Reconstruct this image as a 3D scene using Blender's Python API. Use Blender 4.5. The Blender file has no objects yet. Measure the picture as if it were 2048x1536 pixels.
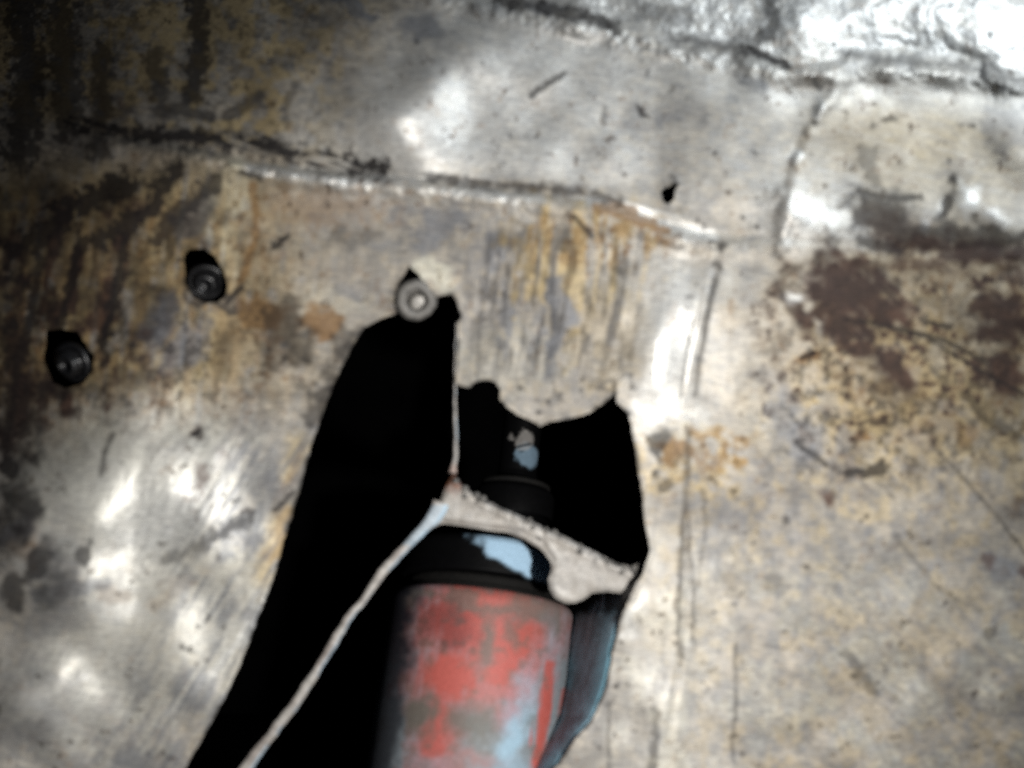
import bpy, math
import numpy as np
from mathutils import Vector, Matrix

# ------------------------------------------------------------------ camera, world, lamps, exposure
S = 0.00015                      # metres per layout unit
D = 2133.0                       # camera height over the sheet, layout units
scene = bpy.context.scene
col = scene.collection

cam_data = bpy.data.cameras.new("camera")
cam = bpy.data.objects.new("camera", cam_data)
col.objects.link(cam)
cam.location = (0, 0, D * S)
cam_data.sensor_width = 36.0
cam_data.lens = 36.0 * D / 2048.0
cam_data.clip_start = 0.002
cam_data.clip_end = 20.0
cam_data.dof.use_dof = True
cam_data.dof.focus_distance = D * S * 1.4
cam_data.dof.aperture_fstop = 5.7
scene.camera = cam

world = bpy.data.worlds.new("World")
scene.world = world
world.use_nodes = True
world.node_tree.nodes["Background"].inputs["Color"].default_value = (0.55, 0.70, 1.0, 1)
world.node_tree.nodes["Background"].inputs["Strength"].default_value = 0.022


def P(px, py, z=0.0):
    """layout point (x right, y down, z towards the camera) -> metres"""
    return Vector(((px - 1024.0) * S, (768.0 - py) * S, z * S))


def U(px, py, z=0.0):
    """as P, for a point seen at px,py and lying at depth z"""
    k = (D - z) / D
    return Vector(((px - 1024.0) * S * k, (768.0 - py) * S * k, z * S))


def aim(o, target):
    o.rotation_euler = (target - o.location).to_track_quat('-Z', 'Y').to_euler()


torch_data = bpy.data.lights.new("torch", 'SPOT')
torch_data.energy = 7.4
torch_data.spot_size = math.radians(84)
torch_data.spot_blend = 1.0
torch_data.shadow_soft_size = 0.008
torch_data.color = (1.0, 0.98, 0.945)
torch = bpy.data.objects.new("torch", torch_data)
col.objects.link(torch)
torch.location = P(1600, 1060, 1880)
aim(torch, P(960, 1220, 0))

fill_data = bpy.data.lights.new("upper_right_fill", 'AREA')  # cool area lamp added to brighten the upper right
fill_data.shape = 'RECTANGLE'
fill_data.size = 0.16
fill_data.size_y = 0.10
fill_data.energy = 0.62
fill_data.color = (0.86, 0.94, 1.0)
fill = bpy.data.objects.new("upper_right_fill", fill_data)
col.objects.link(fill)
fill.location = P(2350, -330, 740)
aim(fill, P(1500, 150, 0))

scene.view_settings.view_transform = 'Standard'
scene.view_settings.look = 'None'
scene.view_settings.exposure = 0.0
scene.view_settings.gamma = 1.0
scene.render.engine = 'CYCLES'
scene.cycles.use_denoising = False
scene.cycles.max_bounces = 6
scene.cycles.sample_clamp_indirect = 4.0

# ------------------------------------------------------------------ noise and drawing helpers
_rng = np.random.default_rng(7)
_TAB = _rng.random((512, 512)).astype(np.float32)


def vnoise(x, y, seed=0):
    x = x + seed * 37.31 + 1000.0
    y = y + seed * 91.77 + 1000.0
    xi = np.floor(x).astype(np.int32)
    yi = np.floor(y).astype(np.int32)
    fx = (x - xi).astype(np.float32)
    fy = (y - yi).astype(np.float32)
    fx = fx * fx * (3 - 2 * fx)
    fy = fy * fy * (3 - 2 * fy)
    x0 = xi & 511; x1 = (xi + 1) & 511; y0 = yi & 511; y1 = (yi + 1) & 511
    a = _TAB[y0, x0]; b = _TAB[y0, x1]; c = _TAB[y1, x0]; d = _TAB[y1, x1]
    return a + (b - a) * fx + (c - a) * fy + (a - b - c + d) * fx * fy


def fbm(x, y, scale, seed=0, octv=4, gain=0.55):
    s = 0.0; amp = 1.0; tot = 0.0; f = 1.0 / scale
    for o in range(octv):
        s = s + amp * vnoise(x * f, y * f, seed + o * 13)
        tot += amp; amp *= gain; f *= 2.03
    return s / tot


def rot(x, y, deg):
    c, s_ = math.cos(math.radians(deg)), math.sin(math.radians(deg))
    return x * c + y * s_, -x * s_ + y * c


def streak(x, y, deg, long_, short, seed=0, octv=3):
    u, v = rot(x, y, deg)
    return fbm(u / long_, v / short, 1.0, seed, octv)


def sstep(a, b, v):
    t = np.clip((v - a) / (b - a), 0, 1)
    return t * t * (3 - 2 * t)


def blob(x, y, cx, cy, rx, ry, deg=0.0):
    """1 inside, 0.5 on the ellipse, falling off outside"""
    u, v = rot(x - cx, y - cy, deg)
    r = np.sqrt((u / rx) ** 2 + (v / ry) ** 2)
    return np.clip(1.0 - 0.5 * r, -1, 1)


def seg_dist(x, y, pts):
    """distance to a polyline, and signed side of the nearest piece (+ below / right of travel)"""
    best = np.full(x.shape, 1e9, np.float32)
    side = np.zeros(x.shape, np.float32)
    for (x0, y0), (x1, y1) in zip(pts[:-1], pts[1:]):
        dx, dy = x1 - x0, y1 - y0
        L = dx * dx + dy * dy
        t = np.clip(((x - x0) * dx + (y - y0) * dy) / L, 0, 1)
        ex = x - x0 - t * dx
        ey = y - y0 - t * dy
        d = np.sqrt(ex * ex + ey * ey)
        m = d < best
        sd = np.sign(dx * (y - y0) - dy * (x - x0))
        best = np.where(m, d, best)
        side = np.where(m, sd, side)
    return best, side


def stroke(x, y, pts, w):
    d, _ = seg_dist(x, y, pts)
    return np.clip(1.0 - 0.5 * d / w, -1, 1)


def thr(m, n, amt=0.7, sharp=4.0):
    return np.clip((m + (n - 0.5) * amt - 0.5) * sharp + 0.5, 0, 1)


def poly_inside(x, y, poly):
    ins = np.zeros(x.shape, bool)
    n = len(poly)
    for i in range(n):
        x0, y0 = poly[i]; x1, y1 = poly[(i + 1) % n]
        c = ((y0 > y) != (y1 > y)) & (x < (x1 - x0) * (y - y0) / ((y1 - y0) or 1e-9) + x0)
        ins ^= c
    return ins


def poly_nearest(x, y, poly):
    best = np.full(x.shape, 1e9, np.float64)
    bx = np.array(x, np.float64); by = np.array(y, np.float64)
    n = len(poly)
    for i in range(n):
        x0, y0 = poly[i]; x1, y1 = poly[(i + 1) % n]
        dx, dy = x1 - x0, y1 - y0
        t = np.clip(((x - x0) * dx + (y - y0) * dy) / (dx * dx + dy * dy + 1e-9), 0, 1)
        qx = x0 + t * dx; qy = y0 + t * dy
        d = np.hypot(x - qx, y - qy)
        m = d < best
        best = np.where(m, d, best); bx = np.where(m, qx, bx); by = np.where(m, qy, by)
    return best, bx, by


def rough_poly(poly, step=7.0, amp=2.5, seed=0, scale=18.0):
    """resample an outline and make it a little ragged, as cut metal is"""
    out = []
    n = len(poly)
    for i in range(n):
        x0, y0 = poly[i]; x1, y1 = poly[(i + 1) % n]
        L = math.hypot(x1 - x0, y1 - y0)
        k = max(1, int(L / step))
        for j in range(k):
            t = j / k
            out.append((x0 + (x1 - x0) * t, y0 + (y1 - y0) * t))
    a = np.array(out)
    nx = fbm(a[:, 0], a[:, 1], scale, seed, 3) - 0.5
    ny = fbm(a[:, 0] + 555, a[:, 1], scale, seed + 5, 3) - 0.5
    a[:, 0] += nx * 2 * amp; a[:, 1] += ny * 2 * amp
    return [tuple(p) for p in a]


# ------------------------------------------------------------------ node materials
def nodes_of(name):
    m = bpy.data.materials.new(name)
    m.use_nodes = True
    nt = m.node_tree
    return m, nt, nt.nodes["Principled BSDF"]


def mixc(nt, fac, a, b, mode='MIX'):
    n = nt.nodes.new("ShaderNodeMix"); n.data_type = 'RGBA'; n.blend_type = mode
    for sock, v in ((n.inputs[0], fac), (n.inputs[6], a), (n.inputs[7], b)):
        if hasattr(v, "is_linked"):
            nt.links.new(v, sock)
        elif isinstance(v, (int, float)):
            sock.default_value = v
        else:
            sock.default_value = (*v, 1)
    return n.outputs[2]


def mathn(nt, op, a, b=0.0, c=None, clamp=False):
    n = nt.nodes.new("ShaderNodeMath"); n.operation = op; n.use_clamp = clamp
    for i, v in enumerate((a, b, c)):
        if v is None:
            continue
        if hasattr(v, "is_linked"):
            nt.links.new(v, n.inputs[i])
        else:
            n.inputs[i].default_value = v
    return n.outputs[0]


def noise(nt, vec, scale, detail=4.0, rough=0.6):
    n = nt.nodes.new("ShaderNodeTexNoise")
    n.inputs["Scale"].default_value = scale
    n.inputs["Detail"].default_value = detail
    n.inputs["Roughness"].default_value = rough
    nt.links.new(vec, n.inputs["Vector"])
    return n.outputs["Fac"]


def ramp(nt, fac, lo, hi):
    n = nt.nodes.new("ShaderNodeMapRange"); n.clamp = True
    n.inputs["From Min"].default_value = lo; n.inputs["From Max"].default_value = hi
    nt.links.new(fac, n.inputs["Value"])
    return n.outputs["Result"]


def objvec(nt, scale=(1, 1, 1), rz=0.0):
    tc = nt.nodes.new("ShaderNodeTexCoord")
    mp = nt.nodes.new("ShaderNodeMapping")
    mp.inputs["Scale"].default_value = scale
    mp.inputs["Rotation"].default_value = (0, 0, rz)
    nt.links.new(tc.outputs["Object"], mp.inputs["Vector"])
    return mp.outputs["Vector"]


def attr(nt, name):
    n = nt.nodes.new("ShaderNodeAttribute"); n.attribute_name = name
    s = nt.nodes.new("ShaderNodeSeparateColor")
    nt.links.new(n.outputs["Color"], s.inputs["Color"])
    return s.outputs[0], s.outputs[1], s.outputs[2], n.outputs["Alpha"]


def bump(nt, b, height, strength, dist):
    n = nt.nodes.new("ShaderNodeBump")
    n.inputs["Strength"].default_value = strength
    n.inputs["Distance"].default_value = dist
    nt.links.new(height, n.inputs["Height"])
    nt.links.new(n.outputs["Normal"], b.inputs["Normal"])


def sheet_material():
    """beaten steel: rust, oily dirt and painted shade, worn metal and painted sheen, dried maroon paint, tan varnish, blue paint remains"""
    m, nt, b = nodes_of("beaten_steel")
    rust, grime_shade, bare_sheen, maroon = attr(nt, "stain_a")
    tan, blue, grain, pale = attr(nt, "stain_b")
    v = objvec(nt)
    vs = objvec(nt, (0.35, 1.5, 1.0), math.radians(12))
    fine = noise(nt, v, 900.0, 3.0, 0.65)
    mid = noise(nt, v, 260.0, 4.0, 0.6)
    brush = noise(nt, vs, 760.0, 3.0, 0.6)
    c = mixc(nt, ramp(nt, mid, 0.35, 0.65), (0.205, 0.192, 0.172), (0.310, 0.275, 0.225))
    c = mixc(nt, mathn(nt, 'MULTIPLY', grain, 0.8), c, (0.115, 0.110, 0.108))
    c = mixc(nt, mathn(nt, 'MULTIPLY', pale, 0.85), c, (0.46, 0.44, 0.36))
    c = mixc(nt, mathn(nt, 'MULTIPLY', tan, 0.78), c, (0.37, 0.275, 0.125))
    c = mixc(nt, mathn(nt, 'MULTIPLY', bare_sheen, 0.75), c, (0.62, 0.62, 0.60))
    c = mixc(nt, mathn(nt, 'MULTIPLY', rust, 0.72), c, (0.165, 0.085, 0.028))
    c = mixc(nt, mathn(nt, 'MULTIPLY', blue, 0.85), c, (0.118, 0.125, 0.142))
    c = mixc(nt, mathn(nt, 'MULTIPLY', maroon, 0.94), c, (0.062, 0.034, 0.026))
    c = mixc(nt, mathn(nt, 'MULTIPLY', grime_shade, 0.96), c, (0.016, 0.0145, 0.015))
    g = mixc(nt, ramp(nt, fine, 0.30, 0.70), (0.80, 0.795, 0.79), (1.10, 1.10, 1.10))
    c = mixc(nt, 0.8, c, g, 'MULTIPLY')
    g2 = mixc(nt, ramp(nt, brush, 0.32, 0.68), (0.72, 0.72, 0.735), (1.16, 1.16, 1.15))
    c = mixc(nt, 0.75, c, g2, 'MULTIPLY')
    nt.links.new(c, b.inputs["Base Color"])
    dirt_and_shade = mathn(nt, 'MAXIMUM', rust, mathn(nt, 'MAXIMUM', mathn(nt, 'MULTIPLY', maroon, 0.8), grime_shade))
    r = mathn(nt, 'MULTIPLY_ADD', bare_sheen, -0.11, 0.57)
    r = mathn(nt, 'MULTIPLY_ADD', dirt_and_shade, 0.16, r)
    r = mathn(nt, 'MULTIPLY_ADD', brush, 0.16, mathn(nt, 'SUBTRACT', r, 0.08), clamp=True)
    nt.links.new(r, b.inputs["Roughness"])
    me = mathn(nt, 'MULTIPLY_ADD', bare_sheen, 0.45, 0.10)
    me = mathn(nt, 'MULTIPLY', me, mathn(nt, 'MULTIPLY_ADD', dirt_and_shade, -0.85, 1.0), clamp=True)
    nt.links.new(me, b.inputs["Metallic"])
    nt.links.new(mathn(nt, 'MULTIPLY_ADD', dirt_and_shade, -0.20, 0.24, clamp=True), b.inputs["Specular IOR Level"])
    h = mathn(nt, 'ADD', mathn(nt, 'MULTIPLY', fine, 0.5), brush)
    bump(nt, b, h, 0.10, 0.00018)
    return m


def paint_attr_material(name, base, colours, rough=0.5, metal=0.1, spread=0.45, scale=420.0):
    """chipped paint: base colour and up to four coats, each where its mask says"""
    m, nt, b = nodes_of(name)
    ch = attr(nt, "stain_a")  # masks, some holding painted light and shade
    v = objvec(nt)
    fine = noise(nt, v, scale * 2.5, 3.0, 0.6)
    mid = noise(nt, v, scale, 4.0, 0.6)
    c = mixc(nt, ramp(nt, mid, 0.3, 0.7), tuple(x * 0.82 for x in base), tuple(x * 1.12 for x in base))
    for mask, cc in zip(ch, colours):
        if cc:
            c = mixc(nt, mask, c, cc)
    g = mixc(nt, ramp(nt, fine, 0.3, 0.7), (1 - spread,) * 3, (1 + spread * 0.4,) * 3)
    c = mixc(nt, 0.8, c, g, 'MULTIPLY')
    nt.links.new(c, b.inputs["Base Color"])
    b.inputs["Roughness"].default_value = rough
    b.inputs["Metallic"].default_value = metal
    bump(nt, b, mathn(nt, 'ADD', fine, mid), 0.4, 0.0002)
    return m


def plain_material(name, ca, cb, rough, metal, scale=600.0, bstr=0.4):
    m, nt, b = nodes_of(name)
    v = objvec(nt)
    n = noise(nt, v, scale, 5.0, 0.65)
    c = mixc(nt, ramp(nt, n, 0.35, 0.65), ca, cb)
    nt.links.new(c, b.inputs["Base Color"])
    nt.links.new(mathn(nt, 'MULTIPLY_ADD', n, 0.3, rough - 0.15), b.inputs["Roughness"])
    b.inputs["Metallic"].default_value = metal
    bump(nt, b, n, bstr, 0.0003)
    return m


M_SHEET = sheet_material()
M_WELD = paint_attr_material("weld_metal", (0.27, 0.25, 0.225),
                             ((0.13, 0.055, 0.03), (0.03, 0.027, 0.027), (0.36, 0.345, 0.325), (0.24, 0.34, 0.42)),
                             0.62, 0.05, 0.3)
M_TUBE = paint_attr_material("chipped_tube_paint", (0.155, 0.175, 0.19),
                             ((0.29, 0.066, 0.054), (0.085, 0.078, 0.066), (0.22, 0.33, 0.41), (0.010, 0.010, 0.014)),  # last coat also paints the shade on the tube's left side
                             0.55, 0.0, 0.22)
M_TUBE.node_tree.nodes["Principled BSDF"].inputs["Specular IOR Level"].default_value = 0.22
M_BLUE = paint_attr_material("grimy_shaded_blue", (0.20, 0.34, 0.42),
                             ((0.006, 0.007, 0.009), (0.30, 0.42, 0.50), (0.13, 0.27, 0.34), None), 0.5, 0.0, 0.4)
M_CAP = paint_attr_material("cap_shaded_blue", (0.0018, 0.0018, 0.002),  # near-black base stands in for shade on the cap
                            ((0.24, 0.35, 0.45), (0.2, 0.19, 0.18), None, None), 0.5, 0.0, 0.2)
M_RUBBER = plain_material("black_rubber", (0.002, 0.002, 0.002), (0.005, 0.0045, 0.004), 0.8, 0.0)
M_OILY = plain_material("oily_bolt_steel", (0.003, 0.003, 0.0035), (0.009, 0.009, 0.010), 0.38, 0.2)
M_NUT = plain_material("dull_nut_steel", (0.06, 0.057, 0.053), (0.115, 0.108, 0.098), 0.6, 0.2)
M_STUD = plain_material("bare_stud_steel", (0.18, 0.172, 0.158), (0.27, 0.255, 0.235), 0.5, 0.2)
M_DARK = plain_material("hollow_shade_black", (0.0008, 0.0008, 0.0009), (0.0012, 0.0012, 0.0013), 0.9, 0.0, 40.0)  # near-black colour gives the hollow its shade


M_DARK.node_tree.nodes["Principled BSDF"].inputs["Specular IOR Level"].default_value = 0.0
M_RUBBER.node_tree.nodes["Principled BSDF"].inputs["Specular IOR Level"].default_value = 0.12
M_CAP.node_tree.nodes["Principled BSDF"].inputs["Specular IOR Level"].default_value = 0.04


# ------------------------------------------------------------------ object helpers
def link(name, me, mat, parent=None, label=None):
    o = bpy.data.objects.new(name, me)
    col.objects.link(o)
    if mat:
        me.materials.append(mat)
    if parent:
        o.parent = parent
        o.matrix_parent_inverse = Matrix.Identity(4)
        o.location = -parent.location if parent.type == 'EMPTY' and parent.parent is None else (0, 0, 0)
    if label:
        o["label"] = label
    return o


def thing(name, label, cat, loc=(0, 0, 0), group=None):
    o = bpy.data.objects.new(name, None)
    col.objects.link(o)
    o.location = loc
    o.empty_display_size = 0.02
    o["label"] = label
    o["category"] = cat
    if group:
        o["group"] = group
    return o


def mesh_np(name, co, quads, attrs=None, smooth=True, flat_from=None):
    me = bpy.data.meshes.new(name)
    nv, nq = len(co), len(quads)
    me.vertices.add(nv)
    me.vertices.foreach_set("co", np.ascontiguousarray(co, np.float32).ravel())
    me.loops.add(nq * 4)
    me.loops.foreach_set("vertex_index", np.ascontiguousarray(quads, np.int32).ravel())
    me.polygons.add(nq)
    me.polygons.foreach_set("loop_start", np.arange(0, nq * 4, 4, dtype=np.int32))
    me.polygons.foreach_set("use_smooth", np.full(nq, smooth, bool))
    me.update(calc_edges=True)
    for k, a in (attrs or {}).items():
        at = me.attributes.new(k, 'FLOAT_COLOR', 'POINT')
        at.data.foreach_set("color", np.ascontiguousarray(a, np.float32).ravel())
    me.validate()
    return me


def grid_faces(ny, nx):
    i = np.arange(ny * nx).reshape(ny, nx)
    return np.stack([i[1:, :-1], i[1:, 1:], i[:-1, 1:], i[:-1, :-1]], -1).reshape(-1, 4)


def to_world(X, Y, Z):
    k = (D - Z) / D
    return np.stack([(X - 1024.0) * k * S, (768.0 - Y) * k * S, Z * S], -1).reshape(-1, 3)


def cut_mesh(name, co, quads, attrs, thick):
    """keep these faces of a height field, drop the unused vertices and give every open edge a wall of the sheet's thickness"""
    used = np.unique(quads)
    remap = np.full(len(co), -1, np.int64)
    remap[used] = np.arange(len(used))
    q = remap[quads]
    c = co[used]
    at = {k: a[used] for k, a in attrs.items()}
    e = np.concatenate([q[:, [0, 1]], q[:, [1, 2]], q[:, [2, 3]], q[:, [3, 0]]])
    key = np.sort(e, 1)
    kk = key[:, 0] * (len(c) + 1) + key[:, 1]
    _, inv, cnt = np.unique(kk, return_inverse=True, return_counts=True)
    be = e[cnt[inv] == 1]
    bv = np.unique(be)
    n0 = len(c)
    bm = np.full(n0, -1, np.int64)
    bm[bv] = np.arange(len(bv))
    top = c[bv]
    low = top.copy()
    low[:, 2] -= thick * S
    c2 = np.concatenate([c, top, low])
    a0 = n0 + bm[be[:, 0]]; a1 = n0 + bm[be[:, 1]]
    sk = np.stack([a1, a0, a0 + len(bv), a1 + len(bv)], -1)
    at = {k: np.concatenate([a, a[bv], a[bv]]) for k, a in at.items()}
    return mesh_np(name, c2, np.concatenate([q, sk]), at)


def lathe(name, origin, axis, prof, seg=64, attr_fn=None, mat=None, parent=None, label=None, a0=0.0, poly=None, jit=0.0):
    """turned shape: prof is [(t along the axis, radius)], layout units; poly = number of flats"""
    ax = axis.normalized()
    ref = Vector((1, 0, 0))
    e1 = (ref - ax * ref.dot(ax)).normalized()
    e2 = ax.cross(e1)
    o = np.array(origin); A = np.array(ax); E1 = np.array(e1); E2 = np.array(e2)
    th = np.linspace(0, 2 * math.pi, seg, endpoint=False) + a0
    co = []
    for t, r in prof:
        rr = r * np.ones(seg)
        if poly:
            w = math.pi / poly
            lim = r * math.cos(w) / np.cos((th - a0) % (2 * w) - w)
            rr = np.minimum(rr * 0.965, lim)
        if jit:
            rr = rr * (1 + jit * (fbm(np.cos(th) * 1.3 + t * 0.02, np.sin(th) * 1.3 + o[0] * 900, 0.9, 66, 3) - 0.5) * 2)
        co.append(o + A * t * S + (np.outer(np.cos(th) * rr, E1) + np.outer(np.sin(th) * rr, E2)) * S)
    co = np.concatenate(co)
    n = len(prof)
    i = np.arange(n * seg).reshape(n, seg)
    j = np.roll(i, -1, 1)
    q = np.stack([i[:-1], j[:-1], j[1:], i[1:]], -1).reshape(-1, 4)
    attrs = None
    if attr_fn is not None:
        T = np.repeat([p[0] for p in prof], seg); TH = np.tile(th, n)
        k = D / (D - co[:, 2] / S)
        attrs = {"stain_a": attr_fn(co[:, 0] / S * k + 1024, 768 - co[:, 1] / S * k, T, TH)}
    me = mesh_np(name, co, q, attrs)
    return link(name, me, mat, parent, label)


# ------------------------------------------------------------------ outlines of the sheet's openings, some cut in the shape of cast shadows
BIG = [(800, 622), (838, 606), (872, 592), (905, 588), (914, 606), (923, 632), (916, 645), (915, 700), (911, 768), (938, 776), (950, 765), (966, 760),
       (990, 763), (1001, 780), (1000, 800), (1020, 820), (1050, 838), (1082, 852), (1102, 843), (1140, 836),
       (1180, 826), (1206, 808), (1222, 792), (1230, 782), (1234, 806), (1258, 826), (1267, 880), (1280, 950),
       (1290, 1040), (1301, 1098), (1296, 1118), (1284, 1150), (1262, 1190), (1246, 1225), (1228, 1290), (1214, 1368),
       (1190, 1432), (1150, 1482), (1108, 1540), (1040, 1640), (980, 1790),
       (210, 1790), (300, 1640), (370, 1536), (430, 1430), (480, 1330), (512, 1240), (543, 1160), (567, 1080), (590, 1000),
       (612, 920), (640, 835), (664, 770), (698, 700), (728, 655), (760, 638)]
BIG = rough_poly(BIG, 7, 2.6, 3)  # long left part stands in for the shadow of the raised edge
BOLT_HOLE_AND_SHADOW = rough_poly([(364, 508), (376, 498), (408, 496), (430, 512), (446, 540), (456, 570), (452, 592), (436, 604),
                        (408, 606), (384, 594), (366, 566)], 6, 1.5, 5)  # upper left of the outline follows the bolt's cast shadow
BOLT_HOLE_AND_SHADOW2 = rough_poly([(88, 662), (120, 656), (156, 664), (172, 690), (190, 712), (186, 742), (168, 766), (132, 778), (100, 764), (84, 726)], 6, 2.5, 6)  # widened likewise to hold this bolt's shadow
NUT_SHADOW = rough_poly([(818, 532), (836, 548), (852, 574), (872, 592), (850, 640), (800, 640), (786, 604), (794, 570)], 6, 1.2, 8)  # the nut's cast shadow, cut as a hole
HOLE_DRILL = rough_poly([(1322, 384), (1330, 374), (1344, 371), (1352, 364), (1357, 370), (1351, 380), (1348, 398), (1338, 408), (1326, 404)], 4, 1.0, 9)
HOLES = (BIG, BOLT_HOLE_AND_SHADOW, BOLT_HOLE_AND_SHADOW2, NUT_SHADOW, HOLE_DRILL)

# seams and folds
CREASE = [(-420, 235), (0, 258), (150, 268), (330, 290), (480, 322), (600, 343), (700, 352), (850, 366), (1024, 388), (1190, 408), (1260, 428), (1330, 455),
          (1400, 474), (1480, 482)]
CREASE_R = [(1480, 482), (1560, 486), (1660, 492), (1760, 505), (1880, 512), (2048, 500), (2480, 490)]
TOPSEAM = [(420, -170), (760, -50), (1000, 5), (1100, 18), (1220, 45), (1350, 88), (1480, 104), (1570, 132), (1690, 122), (1800, 118), (1900, 128), (2048, 160), (2480, 240)]
RIDGE = [(1690, 122), (1668, 165), (1640, 215), (1612, 270), (1590, 318), (1572, 380), (1556, 440), (1552, 480)]
FOLD = [(1452, 482), (1440, 500), (1426, 560), (1408, 640), (1392, 720), (1380, 800), (1374, 880), (1372, 1000), (1370, 1150), (1362, 1300),
        (1345, 1420), (1330, 1536), (1300, 1790)]

# ------------------------------------------------------------------ the beaten sheet: height and stains on one fine grid
fx = np.concatenate([np.arange(-430, -30, 10.0), np.arange(-30, 2080, 2.35), np.arange(2080, 2480, 10.0)])
fy = np.concatenate([np.arange(-330, -20, 10.0), np.arange(-20, 1558, 2.35), np.arange(1558, 1860, 10.0)])
X, Y = np.meshgrid(fx.astype(np.float64), fy.astype(np.float64))
NY, NX = X.shape
# pull the vertices next to an opening onto its outline
inside = np.zeros(X.shape, bool)
hole_d = np.full(X.shape, 1e9)
for poly in HOLES:
    xs = [p[0] for p in poly]; ys = [p[1] for p in poly]
    ix = np.where((fx > min(xs) - 60) & (fx < max(xs) + 60))[0]
    iy = np.where((fy > min(ys) - 60) & (fy < max(ys) + 60))[0]
    sl = np.ix_(iy, ix)
    sx, sy = X[sl], Y[sl]
    ins = poly_inside(sx, sy, poly)
    d, qx, qy = poly_nearest(sx, sy, poly)
    near = d < 1.25
    X[sl] = np.where(near, qx, sx); Y[sl] = np.where(near, qy, sy)
    inside[sl] |= ins & ~near
    hole_d[sl] = np.minimum(hole_d[sl], d)
x = X.astype(np.float32); y = Y.astype(np.float32)

n_big = fbm(x, y, 150, 1, 4)
n60 = fbm(x, y, 60, 2, 4)
n25 = fbm(x, y, 26, 3, 4)
n10 = fbm(x, y, 11, 4, 3)
n10b = fbm(x, y, 13, 5, 3)
hs = streak(x, y, 12, 46, 6, 6)          # short brushed lines, nearly level
hs2 = streak(x, y, 16, 90, 11, 7)
vsn = streak(x, y, 96, 170, 15, 8)       # runs down the sheet
dsn = streak(x, y, -58, 90, 9, 9)        # scraping along the long opening
rdn = streak(x, y, 42, 110, 10, 10)      # scraping on the right
wx = x + (n60 - 0.5) * 60 + (n25 - 0.5) * 26
wy = y + (fbm(x, y, 60, 22, 3) - 0.5) * 50 + (n10b - 0.5) * 14


def B(cx, cy, rx, ry, deg=0.0, amt=0.7, sharp=4.0, n=None):
    return thr(blob(wx, wy, cx, cy, rx, ry, deg), n25 if n is None else n, amt, sharp)


def L(pts, w, amt=0.6, sharp=3.0, n=None):
    xs = x + (n25 - 0.5) * 9; ys = y + (n10b - 0.5) * 7
    return thr(stroke(xs, ys, pts, w), n10 if n is None else n, amt, sharp)


def acc(*ms):
    r = np.zeros(x.shape, np.float32)
    for m_ in ms:
        r = np.maximum(r, m_)
    return r


dC, sC = seg_dist(x, y, CREASE + CREASE_R[1:])
cs = dC * sC                     # + below the crease
dT, sT = seg_dist(x, y, TOPSEAM)
ts = dT * sT                     # + below the seam
dR, sR = seg_dist(x, y, RIDGE)
rs = dR * -sR                    # + right of the ridge
dF, sF = seg_dist(x, y, FOLD)
fs = dF * -sF                    # + right of the fold

# ---- height
H = np.zeros(x.shape, np.float32)
H += (fbm(x, y, 150, 1, 2) - 0.5) * 46 + (n60 - 0.5) * 2.2 + (n25 - 0.5) * 0.8 + (n10 - 0.5) * 0.15
ul = np.clip((850 - x) * 0.42 + (170 - y) * 0.91, 0, None)
H -= np.where(ul < 260, 0.0029 * ul ** 2, 196.04 + 1.508 * (ul - 260))
H -= 0.0010 * np.clip(380 - x, 0, 620) ** 2 * sstep(1150, 820, y)
H += 0.25 * np.minimum(0, cs) * sstep(500, 1000, x) * 0.5      # the upper sheet leans back
wC = sstep(120, 420, x)
H += wC * (1 + 0.8 * sstep(800, 600, x)) * (15 * np.exp(-((cs - 16) / 20) ** 2) - 8 * np.exp(-((cs + 8) / 10) ** 2)) * (0.5 + n25) * (1 - 0.65 * sstep(1350, 1560, x))
H += 22 * np.exp(-((ts - 20) / 22) ** 2) * (1.6 * n60 - 0.2) - 9 * np.exp(-((ts + 2) / 12) ** 2) * (2.4 * n60 - 0.5) + np.where(ts < 0, -8, 0) * sstep(0, 30, dT)
lump = 0.35 + 1.3 * vnoise(y / 26.0, y * 0 + 3.3, 4)
onR = sstep(15, 0, np.abs(rs - 12)) * sstep(100, 140, y) * sstep(500, 470, y)
H += 6 * np.exp(-((rs - 12) / 16) ** 2) * lump * (dR < 60) - 0.6 * np.exp(-((rs + 6) / 7) ** 2)
fold_in = sstep(470, 520, y)
H += fold_in * (10 * np.exp(-(fs / 38) ** 2) - 4 * np.exp(-(fs / 8.0) ** 2) - 3 * np.exp(-((fs + 17) / 6.0) ** 2) * sstep(560, 640, y) * sstep(860, 800, y))
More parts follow.
